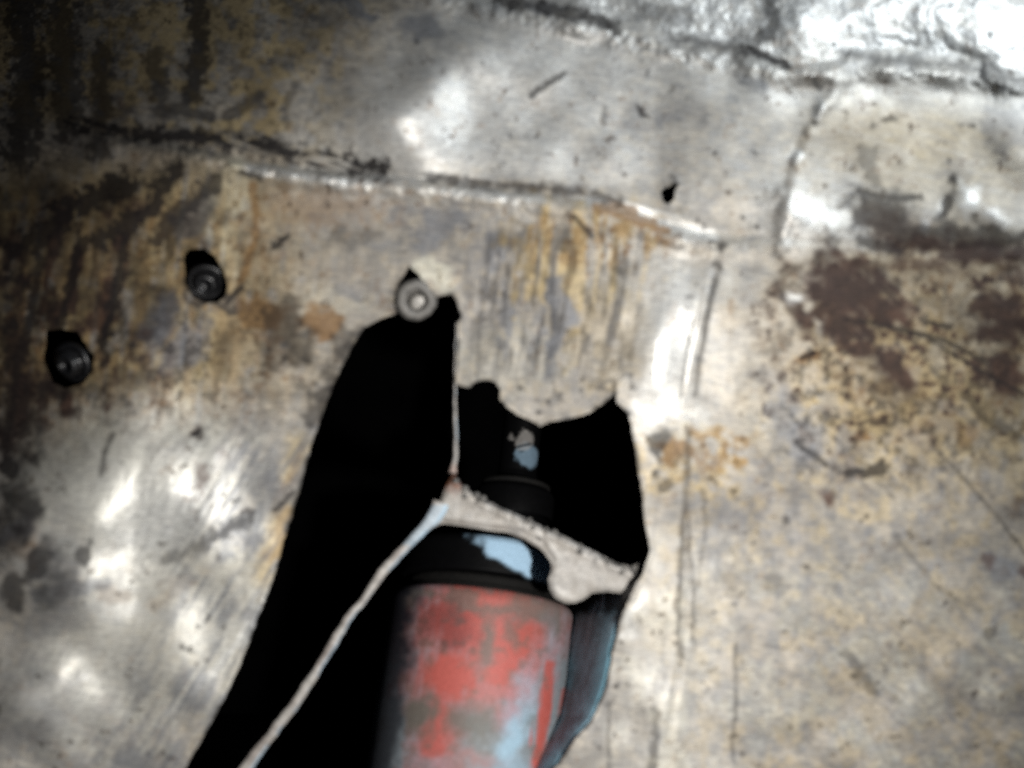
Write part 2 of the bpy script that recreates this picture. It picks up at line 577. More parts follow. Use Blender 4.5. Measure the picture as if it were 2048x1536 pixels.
# bulges and dents beaten into it: cx, cy, rx, ry, deg, height
for cx, cy, rx, ry, dg, hh in ((885, 175, 290, 90, -31, 40), (790, 215, 120, 80, 20, 22), (150, 990, 205, 165, -15, 92), (150, 1195, 110, 80, -35, 42),
                               (60, 1395, 130, 90, -30, 46), (330, 1320, 170, 90, -52, 15), (430, 440, 70, 130, 25, 10), (562, 342, 44, 9, 14, 9), (1642, 215, 13, 18, 20, 8), (1618, 262, 12, 12, 20, 5), (1593, 320, 12, 14, 15, 7), (1584, 432, 28, 20, 10, 9), (1668, 160, 14, 12, 20, 5), (1560, 385, 10, 14, 15, 4), (655, 352, 46, 9, 14, 8), (480, 335, 34, 8, 14, 6),
                               (1325, 680, 60, 150, 8, 26), (1510, 640, 90, 120, 10, 12), (1930, 400, 60, 45, -40, 22), (1850, 440, 40, 40, 0, 10),
                               (1990, 430, 45, 30, 20, 10), (1590, 420, 70, 60, 0, 12), (1700, 470, 80, 30, 10, 8), (1950, 60, 160, 90, 20, 24), (1430, 30, 130, 60, 15, 14),
                               (1650, 60, 120, 60, 20, 12), (1600, 1000, 200, 160, 40, 14), (1900, 1300, 260, 150, 20, 18), (1500, 1400, 120, 200, 0, 12),
                               (1800, 750, 160, 70, 30, 12), (640, 520, 160, 110, 0, 12), (1180, 600, 130, 170, 0, 8)):
    u, v_ = rot(x - cx, y - cy, dg)
    H += hh * np.exp(-((u / rx) ** 2 + (v_ / ry) ** 2) * 1.2)
H += (dsn - 0.5) * 1.2 * sstep(330, 60, np.abs(x - (1010 - (y - 300) * 0.62) + 260)) * sstep(700, 900, y) * (x < 800)
H += (hs - 0.5) * 0.35 + (vsn - 0.5) * 1.0 * sstep(430, 480, y) * (x < 1500)
H += (rdn - 0.5) * 1.6 * sstep(1500, 1700, x) * sstep(480, 600, y)
H += ((n10 - 0.5) * 0.5 + (n25 - 0.5) * 3.2 + (n60 - 0.5) * 15) * sstep(60, -40, ts) * sstep(900, 1200, x)
H += ((n10 - 0.5) * 0.8 + (n25 - 0.5) * 4.5) * B(1620, 440, 90, 60)
H += 2.5 * np.exp(-(hole_d / 9.0) ** 2) * (hole_d < 60) * (x > 640)
H -= 12 * np.exp(-(hole_d / 13.0) ** 2) * (hole_d < 60) * sstep(640, 600, x) * sstep(950, 1150, y)

# ---- stains on the metal, with some sheen and shade painted in
Z0 = np.zeros(x.shape, np.float32)
left = sstep(760, 320, x)
right = sstep(1420, 1650, x)
top = sstep(20, -60, cs)
vrun = thr(vsn, n25, 0.5, 5.0)

rust = acc(
    L([(505, 370), (512, 430), (508, 480), (496, 520), (484, 562)], 9),
    B(1262, 436, 85, 13, 22), L([(1190, 415), (1260, 436), (1335, 462)], 9),
    B(530, 630, 44, 34), B(650, 650, 38, 30), thr(blob(wx, wy, 640, 420, 130, 44), n10, 0.9, 2.0) * 0.6,
    B(1350, 905, 24, 24), B(1440, 900, 62, 40) * thr(n10, n25, 1.0, 5) * 0.8, B(1180, 480, 130, 50) * thr(vsn, n10, 0.9, 4) * 0.7,
    B(1727, 873, 13, 11), B(1622, 712, 18, 14), B(50, 1080, 40, 50) * 0.5, B(590, 960, 12, 60, 20) * 0.5, B(555, 1060, 14, 70, 18) * 0.55,
    B(1925, 860, 30, 22) * 0.6, B(350, 1180, 60, 22, -30) * 0.3, B(225, 1185, 26, 22) * 0.4,
    left * sstep(340, 420, y) * sstep(900, 760, y) * thr(vsn - 0.03, n10, 0.8, 4.5) * 0.5,
    thr(n10b - 0.24, n60, 0.9, 6) * left * sstep(330, 400, y) * sstep(900, 760, y) * 0.8,
    thr(n10b - 0.26, n60, 0.8, 4) * right * sstep(500, 560, y) * sstep(1100, 860, y) * 0.55)
rust = np.clip(rust + thr(n10 - 0.30, n60, 0.6, 6) * 0.5, 0, 1)

tan = acc(
    B(1170, 520, 150, 120) * (0.12 + 0.75 * sstep(0.42, 0.6, vsn)), B(1210, 650, 110, 100) * 0.55 * (0.4 + 0.6 * n25),
    left * sstep(260, 420, y) * sstep(900, 720, y) * sstep(0.28, 0.52, 0.5 * n25 + 0.5 * vsn) * 1.0,
    top * sstep(900, 500, x) * sstep(0.40, 0.62, n25) * 0.8,
    B(150, 860, 200, 60) * 0.35, B(1390, 920, 110, 70) * 0.9 * sstep(0.35, 0.6, n10),
    B(1840, 255, 140, 70, 15) * 0.8 * sstep(0.3, 0.6, hs2), B(1800, 300, 190, 80, 18) * 0.4,
    right * sstep(520, 600, y) * sstep(1150, 780, y) * sstep(0.36, 0.60, n25) * 0.95,
    B(1900, 560, 190, 50, 10) * 0.75 * n10, B(1680, 720, 90, 60) * 0.8 * sstep(.35, .6, n10),
    B(1850, 1250, 120, 60) * 0.5, L([(600, 890), (575, 990), (548, 1090), (530, 1150)], 24, 0.5, 2.0) * 0.95,
    sstep(1200, 1360, x) * sstep(820, 900, y) * sstep(0.46, 0.66, n25) * 0.6,
    sstep(0.56, 0.72, n10b) * 0.15)
tan = np.maximum(tan, 0.5 * sstep(1250, 1420, x) * sstep(900, 1050, y) * sstep(0.44, 0.62, 0.5 * n60 + 0.5 * n25))
tan *= 1 - 0.8 * B(260, 930, 170, 100) - 0.0 * Z0
tan = np.clip(np.maximum(tan, np.maximum(0.85 * thr(blob(wx, wy, 1850, 720, 340, 290, 15), n60, 0.9, 1.8) * (0.45 + 0.9 * (n25 - 0.2)), 0.6 * thr(blob(wx, wy, 1850, 270, 240, 120, 12), n60, 0.9, 1.8))) * (1 - 0.45 * sstep(900, 1150, y) * (x > 1000)), 0, 1)

grime_shade = acc(  # dirt, plus shade painted along creases and at the upper left
    L([(395, 0), (398, 90), (388, 190)], 24, 0.9) * 0.9, L([(205, 100), (205, 200), (196, 300)], 24, 0.9) * 0.8, L([(310, 110), (316, 160), (325, 225)], 20, 0.9) * 0.75,
    L([(130, -100), (120, 60), (140, 250)], 34, 1.0) * 0.8, L([(40, -40), (60, 130), (40, 300)], 40, 1.0) * 0.85, L([(330, 215), (420, 235)], 14) * 0.8,
    L([(455, 235), (520, 190)], 12) * 0.7, L([(570, 215), (590, 170)], 9) * 0.6,
    L([(150, 250), (270, 266), (400, 276), (540, 292), (690, 328), (760, 338)], 19, 1.4, 1.7) * sstep(0.28, 0.5, hs2 + 0.1),
    L([(860, 356), (960, 366), (1080, 376), (1190, 390), (1240, 404)], 9, 1.1, 1.6) * 0.8, L([(480, 345), (520, 356)], 6) * .8,
    L([(310, 480), (345, 440), (430, 365)], 22, 1.0) * 0.85, L([(205, 475), (300, 420), (350, 340)], 22, 1.1) * 0.95, L([(40, 500), (140, 420), (250, 370)], 30, 1.2) * 0.95,
    B(576, 478, 9, 9) * 0.9, B(430, 616, 50, 10, 12) * 0.75, L([(455, 605), (484, 572)], 7) * 0.9,
    B(575, 650, 38, 62, 20) * 0.75, B(545, 690, 24, 34) * 0.6, L([(252, 470), (228, 610), (206, 690)], 13, 1.0) * 0.95, L([(160, 480), (140, 580), (120, 650)], 13, 1.0) * 0.9, L([(80, 520), (60, 640), (30, 760), (10, 900)], 14, 1.0) * 0.9, L([(190, 500), (176, 590)], 6, 1.) * .7,
    L([(205, 700), (216, 712), (206, 730)], 8) * 0.8, B(118, 780, 34, 16) * 0.85, B(190, 790, 30, 12) * 0.6,
    B(400, 858, 15, 13) * 0.95, L([(203, 948), (212, 900), (226, 868)], 6) * 0.75, B(160, 1118, 20, 12, 20) * 0.8,
    B(20, 930, 26, 26) * 0.95, B(60, 1010, 30, 40) * 0.9, B(80, 1120, 34, 50, 20) * 0.85, B(20, 1180, 30, 40) * 0.8, B(95, 1080, 22, 20) * .7,
    L([(500, 1035), (466, 1052), (400, 1090), (330, 1120)], 13, 1.4) * 0.6, L([(590, 985), (548, 1020)], 5) * 0.8, B(640, 800, 26, 60, 25) * 0.7,
    L([(1060, 190), (1096, 168), (1130, 146)], 7) * 0.75, B(1293, 226, 9, 14) * 0.85, L([(1210, 215), (1205, 245)], 6) * 0.5, B(1336, 172, 12, 6) * 0.5,
    L([(1000, 2), (1110, 20), (1225, 46)], 10, 0.9, 1.6) * 0.8, L([(1225, 46), (1238, 66)], 6) * 0.8,
    L([(1345, 78), (1400, 84), (1470, 96), (1500, 104)], 13, 1.1, 1.4) * 0.75, L([(1500, 96), (1540, 118), (1572, 132)], 9) * 0.95, B(1482, 108, 18, 14) * 0.9,
    B(1330, 30, 60, 24) * 0.55, L([(1540, 0), (1548, 60), (1520, 80)], 14, 1.0) * 0.7, L([(1690, 108), (1800, 120), (1900, 128), (2050, 160)], 11, 1.2, 1.3) * 0.6, B(1960, 148, 16, 20) * 0.9,
    B(1980, 140, 40, 16, 40) * .6, L([(1630, 165), (1640, 178)], 8) * .7,
    L([(1632, 216), (1606, 264), (1588, 304), (1570, 372), (1550, 444)], 4, 1.8) * 0.22, B(1626, 244, 14, 5, 10) * 0.9, B(1780, 248, 26, 8, -30) * 0.6,
    B(1440, 500, 18, 14) * 0.85, B(1432, 540, 12, 10) * 0.7, B(1420, 584, 8, 10) * 0.6,
    L([(1430, 560), (1412, 640), (1398, 720), (1390, 790)], 7, 0.5, 1.4) * 0.6, L([(1386, 640), (1372, 720), (1364, 790)], 3.2, 0.9) * 0.5,
    L([(1150, 432), (1164, 452), (1186, 474)], 4, 0.4) * 0.85,
    L([(1376, 860), (1372, 960), (1362, 1120), (1358, 1260), (1364, 1312)], 6, 1.0, 1.4) * 0.6, L([(1376, 1040), (1386, 1180), (1388, 1300)], 4, 1.2, 1.5) * 0.5,
    L([(1472, 1290), (1470, 1380), (1470, 1420), (1466, 1520)], 4, 1.2, 1.6) * 0.5, L([(1220, 1400), (1216, 1470), (1220, 1560)], 4, 1.2, 1.6) * 0.5,
    L([(1310, 1420), (1312, 1460), (1304, 1540)], 8, 1.0) * 0.55, L([(1406, 980), (1412, 1050), (1400, 1120)], 6, 1.2) * .4,
    B(1320, 900, 18, 34) * 0.8, B(1345, 960, 14, 14) * 0.6, B(1735, 940, 34, 14, -12) * 0.85, B(1690, 945, 12, 8) * 0.7, L([(1592, 886), (1622, 906), (1652, 930)], 6, .6) * 0.75,
    B(1622, 708, 12, 8) * 0.95, B(1577, 1036, 9, 14) * 0.6, B(1555, 1172, 20, 26) * 0.3, L([(1690, 1300), (1720, 1350), (1750, 1380)], 13, 1.1) * 0.5,
    L([(1870, 892), (1930, 960), (2000, 1040), (2050, 1105)], 4, 0.9, 1.8) * 0.6, L([(1790, 1070), (1830, 1120), (1880, 1180), (1960, 1222)], 5, 1.3, 1.4) * 0.4, L([(1860, 680), (1960, 740), (2050, 790)], 5, .7) * .85, L([(1812, 660), (1880, 760), (1906, 815)], 4, .8) * .6, L([(1895, 690), (1898, 780)], 3, .9) * .5, L([(1690, 640), (1760, 650), (1830, 664)], 5, .7) * .8, L([(1840, 640), (1900, 655)], 6, .7) * .8,
    L([(1720, 640), (1800, 660), (1890, 680), (1970, 722)], 6, 0.6) * 0.85, L([(1640, 850), (1700, 905), (1790, 1000)], 3, .9) * .4, L([(1936, 790), (1975, 840), (2040, 872)], 11, .8) * 0.7,
    B(1750, 950, 14, 8) * .5, B(1985, 1270, 16, 12) * .5, B(1600, 1000, 26, 20) * 0.3,
    L([(1720, 380), (1760, 395), (1840, 396)], 8, .8) * 0.75, B(1900, 348, 14, 14) * 0.85, B(1760, 425, 70, 46) * 0.72, B(1930, 470, 180, 22, 4) * 0.75, B(1885, 400, 20, 40, 10) * 0.8,
    B(1750, 330, 16, 46, -5) * 0.45, L([(1720, 480), (1800, 500)], 14) * .8,
    thr(n10 - 0.34, n25, 0.7, 7) * 0.75,
    B(1130, 480, 12, 26, 8) * 0.6, B(1240, 535, 9, 22) * 0.7, B(1175, 590, 9, 28) * 0.5, B(1040, 480, 14, 60, 10) * 0.45, B(1050, 560, 12, 60, 8) * 0.4,
    L([(1110, 790), (1160, 770), (1230, 766), (1262, 742)], 11, 1.2) * 0.55 * sstep(0.4, 0.6, n10),
    (hole_d < 40) * np.exp(-(hole_d / 5.0) ** 2) * sstep(0.45, 0.62, n25) * 0.7)

n17_ = fbm(x, y, 18, 92, 3)
blue = acc(
    B(385, 440, 34, 64, 25) * 0.75, B(320, 640, 40, 58, 12) * 0.95, B(372, 690, 30, 60, 38) * 0.9, B(420, 605, 60, 18, 10) * 0.5, B(280, 650, 14, 30) * .6,
    B(870, 458, 74, 40, -32) * 0.72, B(800, 430, 40, 16, -15) * .4, B(1118, 650, 20, 100, 4) * 0.95, B(985, 500, 14, 70, 8) * .55, B(1010, 640, 12, 80, 6) * .5, B(1230, 640, 10, 70, 6) * .5, B(1075, 680, 12, 60, 4) * 0.5, B(1180, 700, 10, 40, 4) * .4, B(700, 575, 30, 16) * 0.5, B(760, 500, 30, 12) * .4,
    B(845, 60, 50, 28, 10) * 0.75, B(700, 10, 60, 14, 15) * 0.8, B(1080, 10, 70, 14, 10) * 0.5, B(1500, 165, 56, 16, 12) * 0.55, B(1340, 242, 44, 13, 8) * 0.6, B(1310, 235, 90, 30) * .3,
    B(110, 1130, 50, 60) * 0.45, B(140, 1180, 80, 26, -15) * 0.7, B(110, 1240, 90, 34, -10) * 0.45, B(480, 1050, 60, 26, -40) * 0.75, B(520, 950, 22, 60, 38) * 0.5, B(495, 1085, 36, 20, -30) * .85,
    B(380, 890, 40, 22) * 0.28, B(50, 1470, 60, 24, -20) * 0.4, B(90, 1360, 40, 20) * .3, B(30, 1060, 50, 24, -40) * .8,
    B(1600, 895, 56, 44, 35) * 0.9, B(1560, 840, 28, 70, 10) * 0.75, B(1505, 560, 24, 60, 5) * 0.3, B(1540, 750, 40, 20) * 0.45, B(1520, 1240, 60, 36) * 0.3, B(1475, 1170, 32, 30) * .3,
    B(1790, 1075, 30, 16, 45) * 0.5, B(2010, 1140, 46, 26, 30) * 0.9, B(1985, 1400, 70, 24, 20) * 0.6, B(1690, 880, 22, 22) * .7, B(1830, 1430, 80, 40) * 0.22, B(1630, 1420, 70, 60) * .18,
    B(1900, 810, 24, 14) * .5, B(2010, 260, 50, 60) * 0.4, B(1925, 330, 60, 20) * .3,
    thr(rdn - 0.12, n60, 1.0, 4) * right * sstep(900, 1000, y) * 0.5, thr(n60 - 0.05, n17_, 0.9, 2.5) * sstep(1300, 1450, x) * sstep(820, 930, y) * 0.65,
    sstep(190, 50, np.abs(x - np.interp(y, [760, 920, 1080, 1240, 1430, 1536], [600, 545, 500, 445, 350, 290]))) * sstep(800, 900, y) * thr(dsn - 0.04, n60, 0.9, 3.5) * 0.75 * (x < 660))

n8 = fbm(x, y, 9, 90, 3)
n17 = fbm(x, y, 18, 91, 4)
grit_zone = np.clip(np.maximum.reduce([left * sstep(330, 430, y) * sstep(960, 780, y), 0.8 * top * sstep(950, 500, x), 0.95 * right * sstep(500, 560, y) * sstep(1080, 860, y),
                                       0.22 * sstep(1250, 1400, x) * sstep(830, 900, y), 0.12 * sstep(480, 900, x) * sstep(1300, 1200, x) * sstep(380, 430, y)]) + 0.03, 0, 1)
crun = thr(streak(x, y, 97, 80, 11, 36) - 0.05, n25, 0.7, 4) * sstep(430, 480, y) * sstep(800, 700, y) * sstep(910, 980, x) * sstep(1310, 1250, x)
grit = np.clip(thr(n17 + 0.16 * (n60 - 0.5) - 0.085, n8, 0.55, 4.5) * grit_zone, 0, 1)
smudge = acc(B(60, 420, 110, 100, 20) * 0.7, B(200, 440, 120, 50, 20) * 0.6, B(10, 780, 46, 160, 5) * 0.75, B(150, 620, 22, 110, 8) * .6, B(400, 470, 24, 60, 20) * .6, B(270, 560, 14, 90, 10) * .55, L([(1000, 0), (1120, 24), (1230, 50)], 14, 1.0) * .9, B(290, 620, 60, 80, 20) * 0.75, B(90, 560, 30, 150, 8) * 0.7, B(20, 640, 36, 180, 5) * 0.85, B(190, 560, 16, 120, 10) * 0.6, B(330, 500, 20, 60, 30) * 0.7, B(240, 760, 60, 24) * 0.6,
             B(450, 700, 18, 60, 25) * 0.5, B(580, 690, 50, 60, 15) * 0.75, B(660, 790, 40, 50, 20) * 0.8, B(690, 700, 30, 50, 25) * .7, B(700, 480, 70, 18, -10) * 0.35,
             B(20, 1040, 50, 130, 10) * 0.85, B(110, 1170, 60, 50) * 0.6, B(30, 880, 60, 60) * .8, B(60, 800, 50, 60) * 0.7,
             B(1700, 580, 120, 70, 14) * 0.9, B(1880, 490, 220, 34, 4) * 0.85, B(1990, 650, 90, 60, 25) * 0.85, B(1770, 745, 70, 40, 45) * 0.8, B(2020, 790, 60, 50, 30) * 0.75, B(1760, 430, 80, 60) * 0.7,
             B(1900, 620, 70, 24, 20) * .6, B(1640, 660, 50, 30) * .6, B(1860, 560, 120, 30, 5) * .5, B(1980, 900, 60, 50, 40) * .45, B(1900, 700, 90, 14, 25) * .6)
grime_shade = np.clip(np.maximum(np.maximum(np.maximum(grime_shade, 0.55 * crun), grit * 0.66), np.clip(smudge * (0.35 + 1.15 * n17), 0, 0.95) * (1 - 0.35 * right)), 0, 1)

def MB_(cx, cy, rx, ry, deg=0.0, n=None):
    return thr(blob(wx, wy, cx, cy, rx * 1.1, ry * 1.1, deg), 0.5 * n25 + 0.5 * n17 if n is None else 0.5 * n + 0.5 * n17, 1.2, 2.2)


wash = np.maximum.reduce([thr(blob(wx, wy, 1860, 640, 300, 200, 10), n60, 0.9, 1.6) * (0.35 + 0.9 * (n25 - 0.2)), 0.6 * thr(blob(wx, wy, 1880, 270, 240, 110, 15), n60, 0.9, 1.6) * (0.3 + 0.8 * n25),
                          0.8 * thr(blob(wx, wy, 120, 560, 260, 300, 10), n60, 0.9, 1.6) * (0.2 + 0.9 * vsn)])
maroon = 0.50 * np.clip(wash, 0, 1) + acc(
    MB_(1690, 590, 80, 52, 20, n=rdn), MB_(1660, 640, 50, 30, 30) * .9, MB_(1760, 610, 60, 26, 25, n=rdn) * 0.9, MB_(1690, 540, 46, 20) * .9, MB_(1790, 740, 52, 34, 50, n=rdn) * 0.9, MB_(1725, 690, 24, 22) * 0.8,
    MB_(2010, 640, 60, 46, 20) * 0.9, MB_(1970, 620, 30, 30) * .7, MB_(2030, 750, 40, 36, 20) * 0.85, MB_(1930, 500, 150, 26, 6) * 0.75, MB_(1850, 540, 80, 14, 0) * .5, MB_(2040, 1010, 20, 14) * 0.5, MB_(1657, 1004, 13, 20) * 0.95,
    MB_(1780, 440, 60, 30) * .5, MB_(2030, 560, 30, 20) * .6, MB_(1640, 815, 18, 14) * .5, MB_(1985, 1125, 16, 12) * .7, MB_(2045, 1150, 20, 12) * .7, MB_(1810, 780, 34, 20, 30) * .5,
    thr(n25 - 0.20, n10, 0.7, 5) * right * sstep(480, 560, y) * sstep(1000, 800, y) * 0.7,
    left * sstep(360, 420, y) * sstep(900, 820, y) * thr(streak(x, y, 98, 130, 24, 33) - 0.08, n25, 0.8, 5) * 0.75 * sstep(420, 250, x),
    MB_(35, 830, 30, 90, 15) * 0.8, MB_(30, 720, 24, 80, 10) * .6, MB_(395, 850, 14, 14) * 0.7, MB_(410, 955, 10, 16) * 0.6)

def S_(cx, cy, rx, ry, deg=0.0, n=None):
    return thr(blob(wx, wy, cx, cy, rx * 1.15, ry * 1.15, deg), n60 if n is None else 0.4 * n + 0.6 * n60, 0.4, 1.5)


def SL(pts, w, amt=0.6, sharp=3.0, n=None):
    return L(pts, w, amt, 2.2, n)


bare_sheen = acc(  # worn metal, plus highlights painted in as bright colour
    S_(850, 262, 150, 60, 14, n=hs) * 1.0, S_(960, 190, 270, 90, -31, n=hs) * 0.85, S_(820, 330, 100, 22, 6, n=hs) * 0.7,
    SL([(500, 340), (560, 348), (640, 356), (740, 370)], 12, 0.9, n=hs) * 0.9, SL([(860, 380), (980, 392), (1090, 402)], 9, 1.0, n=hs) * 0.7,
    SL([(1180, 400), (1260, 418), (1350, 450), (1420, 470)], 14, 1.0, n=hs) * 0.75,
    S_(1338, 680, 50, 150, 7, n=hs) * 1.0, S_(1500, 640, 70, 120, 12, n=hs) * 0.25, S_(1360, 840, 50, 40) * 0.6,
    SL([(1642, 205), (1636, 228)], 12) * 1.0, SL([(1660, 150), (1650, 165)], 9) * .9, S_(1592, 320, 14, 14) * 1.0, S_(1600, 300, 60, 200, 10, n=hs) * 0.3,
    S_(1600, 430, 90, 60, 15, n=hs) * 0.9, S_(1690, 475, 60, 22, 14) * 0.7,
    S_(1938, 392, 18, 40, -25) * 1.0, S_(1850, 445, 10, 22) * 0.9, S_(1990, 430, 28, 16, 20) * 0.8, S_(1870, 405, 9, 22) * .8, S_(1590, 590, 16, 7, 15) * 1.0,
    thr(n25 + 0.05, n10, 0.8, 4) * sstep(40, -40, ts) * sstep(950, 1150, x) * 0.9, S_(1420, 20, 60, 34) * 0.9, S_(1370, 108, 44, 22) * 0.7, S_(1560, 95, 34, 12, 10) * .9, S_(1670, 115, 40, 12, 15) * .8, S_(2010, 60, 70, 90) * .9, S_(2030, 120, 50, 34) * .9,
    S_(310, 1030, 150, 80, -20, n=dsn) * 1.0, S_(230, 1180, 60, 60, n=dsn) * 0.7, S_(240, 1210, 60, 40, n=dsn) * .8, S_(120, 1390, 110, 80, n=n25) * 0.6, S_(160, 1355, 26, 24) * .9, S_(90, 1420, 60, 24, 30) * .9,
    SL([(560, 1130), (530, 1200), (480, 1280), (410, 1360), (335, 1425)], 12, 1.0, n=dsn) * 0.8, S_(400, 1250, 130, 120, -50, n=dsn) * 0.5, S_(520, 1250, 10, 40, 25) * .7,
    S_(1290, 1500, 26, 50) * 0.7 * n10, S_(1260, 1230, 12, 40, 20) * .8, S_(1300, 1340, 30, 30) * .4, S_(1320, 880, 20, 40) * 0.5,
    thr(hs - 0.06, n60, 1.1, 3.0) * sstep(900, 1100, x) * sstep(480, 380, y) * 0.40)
sheen = np.maximum.reduce([(0.86 - 0.55 * sstep(1100, 1350, x) * sstep(60, 140, ts)) * sstep(-10, -60, cs) * sstep(620, 860, x + 0.9 * (y - 150)) * (0.55 + 0.9 * (n60 - 0.25)),
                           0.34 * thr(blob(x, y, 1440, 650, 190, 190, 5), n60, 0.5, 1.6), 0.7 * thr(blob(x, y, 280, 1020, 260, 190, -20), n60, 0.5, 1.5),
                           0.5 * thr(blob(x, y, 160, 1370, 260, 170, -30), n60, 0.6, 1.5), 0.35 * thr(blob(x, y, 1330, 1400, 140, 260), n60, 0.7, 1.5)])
bare_sheen = np.clip(np.maximum(bare_sheen, sheen), 0, 1)  # wide glare painted in as brighter metal

pale = acc(B(455, 420, 50, 100, 14) * 0.9, B(470, 520, 22, 40, 10) * 0.9, B(862, 545, 44, 26, 14) * 0.8, B(890, 560, 26, 30) * .7, B(250, 950, 230, 150, -20) * 0.8, B(330, 1250, 260, 200, -40) * 0.55, B(120, 880, 70, 80) * .4,
           B(660, 600, 70, 30) * 0.25, B(1360, 1260, 90, 110) * 0.15, B(1700, 1170, 90, 60) * 0.2, B(1040, 720, 120, 60) * 0.2, B(1560, 130, 60, 30) * .3,
           sstep(1150, 1350, x) * sstep(1000, 1300, y) * sstep(0.40, 0.65, n60) * 0.7)
grain = np.clip(acc(0.55 * thr(blob(wx, wy, 1100, 650, 200, 210), n25, 0.8, 2.0), 0.62 * sstep(1200, 1400, x) * sstep(860, 1000, y) * np.clip(2.4 * (n60 - 0.22), 0, 1), 0.4 * thr(blob(wx, wy, 700, 500, 200, 140), n25, 0.9, 2.0),
                    thr(hs - 0.02, n25, 0.7, 3.2) * 0.75 * (1 - sstep(1200, 1400, x) * sstep(800, 950, y)),
                    sstep(1180, 1300, x) * sstep(820, 950, y) * thr(0.3 * n10 + 0.7 * n60 - 0.02, n25, 0.6, 1.8) * 0.45,
                    sstep(1480, 1250, x) * sstep(1160, 1000, np.abs(x)) * 0,
                    vrun * sstep(430, 470, y) * sstep(780, 700, y) * sstep(880, 940, x) * sstep(1330, 1280, x) * 0.95, thr(streak(x, y, 96, 120, 9, 35) + 0.02, n25, 0.5, 5) * sstep(430, 470, y) * sstep(810, 740, y) * sstep(900, 960, x) * sstep(1330, 1280, x) * 1.1,
                    thr(vsn, n25, 0.6, 4) * sstep(1150, 1200, x) * sstep(1420, 1340, x) * sstep(860, 960, y) * 0.9), 0, 1)
grime_shade = np.clip(grime_shade, 0, 1)

maroon = np.clip(maroon, 0, 1)
A_ = np.stack([rust, grime_shade, bare_sheen, maroon], -1).reshape(-1, 4)
B_ = np.stack([tan, blue, grain, pale], -1).reshape(-1, 4)
CO = to_world(X, Y, H.astype(np.float64))
Q = grid_faces(NY, NX)
fin = inside.reshape(-1)[Q].any(1)
region = np.zeros(x.shape, np.int8)                       # 0 long sheet below the crease
region[(cs <= 0) & (ts > 0)] = 1                          # above the crease
region[(cs <= 0) & (ts > 0) & (rs > 0) & (x > 1500)] = 2  # right of the ridge
region[ts <= 0] = 3                                       # beyond the upper seam
region[(cs > 0) & (fs > 0) & (x > 1250)] = 4              # right of the fold
FR = region.reshape(-1)[Q[:, 0]]

panel = thing("beaten_steel_panel", "rusty beaten steel panel with a black cut opening partly standing in for shadow, worn bright with painted sheen", "steel panel", P(1024, 768, -60))
for k, lb in enumerate(("tan stained sheet with dark runs, cut open along the middle", "brushed silvery sheet above the crease",
                        "silver and ochre sheet beside the lumpy weld ridge", "bright pitted sheet along the upper seam",
                        "mottled grey and tan sheet with maroon paint remains")):
    sel = (~fin) & (FR == k)
    link("sheet", cut_mesh("sheet", CO, Q[sel], {"stain_a": A_, "stain_b": B_}, 13.0), M_SHEET, panel, lb)  # stain_a also holds painted sheen and shade


# ------------------------------------------------------------------ smaller cut plates, built the same way
def plate(name, poly, hfun, afun, thick, mat, parent, label=None, step=2.4, smooth_in=1.2, attrs_b=None):
    xs = [p[0] for p in poly]; ys = [p[1] for p in poly]
    gx = np.arange(min(xs) - 6, max(xs) + 6, step); gy = np.arange(min(ys) - 6, max(ys) + 6, step)
    gX, gY = np.meshgrid(gx, gy)
    ins = poly_inside(gX, gY, poly)
    d, qx, qy = poly_nearest(gX, gY, poly)
    near = d < step * 0.55
    gX = np.where(near, qx, gX); gY = np.where(near, qy, gY)
    out = ~ins & ~near
    h = hfun(gX, gY, d)
    a = np.stack(np.broadcast_arrays(*afun(gX, gY, d)), -1).reshape(-1, 4)
    q = grid_faces(*gX.shape)
    q = q[~out.reshape(-1)[q].any(1)]
    return link(name, cut_mesh(name, to_world(gX, gY, h), q, {"stain_a": a}, thick), mat, parent, label)


# pale welded bracket crossing the opening
BR = [(886, 990), (893, 968), (906, 950), (916, 958), (930, 978), (955, 994), (1000, 1015), (1060, 1042), (1120, 1070), (1180, 1100), (1236, 1128), (1262, 1132), (1290, 1122),
      (1300, 1140), (1297, 1168), (1284, 1190), (1250, 1188), (1215, 1182), (1185, 1186), (1168, 1198), (1150, 1206), (1130, 1206), (1110, 1196), (1100, 1178), (1097, 1158),
      (1104, 1138), (1100, 1120), (1080, 1098), (1050, 1078), (1010, 1064), (970, 1059), (930, 1052), (886, 1047), (866, 1054), (858, 1046), (872, 1020)]
BR = rough_poly(BR, 6, 1.6, 12)
BEAD = [(916, 968), (960, 1004), (1010, 1026), (1066, 1052), (1122, 1080), (1180, 1110), (1240, 1138), (1276, 1146)]


def br_h(gx, gy, d):
    db, sd = seg_dist(gx, gy, BEAD)
    n = fbm(gx, gy, 16, 40, 3)
    n2 = fbm(gx, gy, 70, 41, 3)
    da, _ = seg_dist(gx, gy, [(890, 1044), (960, 1052), (1040, 1062), (1085, 1086), (1108, 1120)])
    return -42 + (n2 - 0.5) * 14 + (n - 0.5) * 2.0 + np.exp(-(db / 11) ** 2) * (1 + 22 * (n - 0.35)) - np.minimum(db, 90) * 0.18 * (sd > 0) - 7 * np.exp(-(d / 5) ** 2) + 5 * np.exp(-((da - 9) / 5) ** 2)


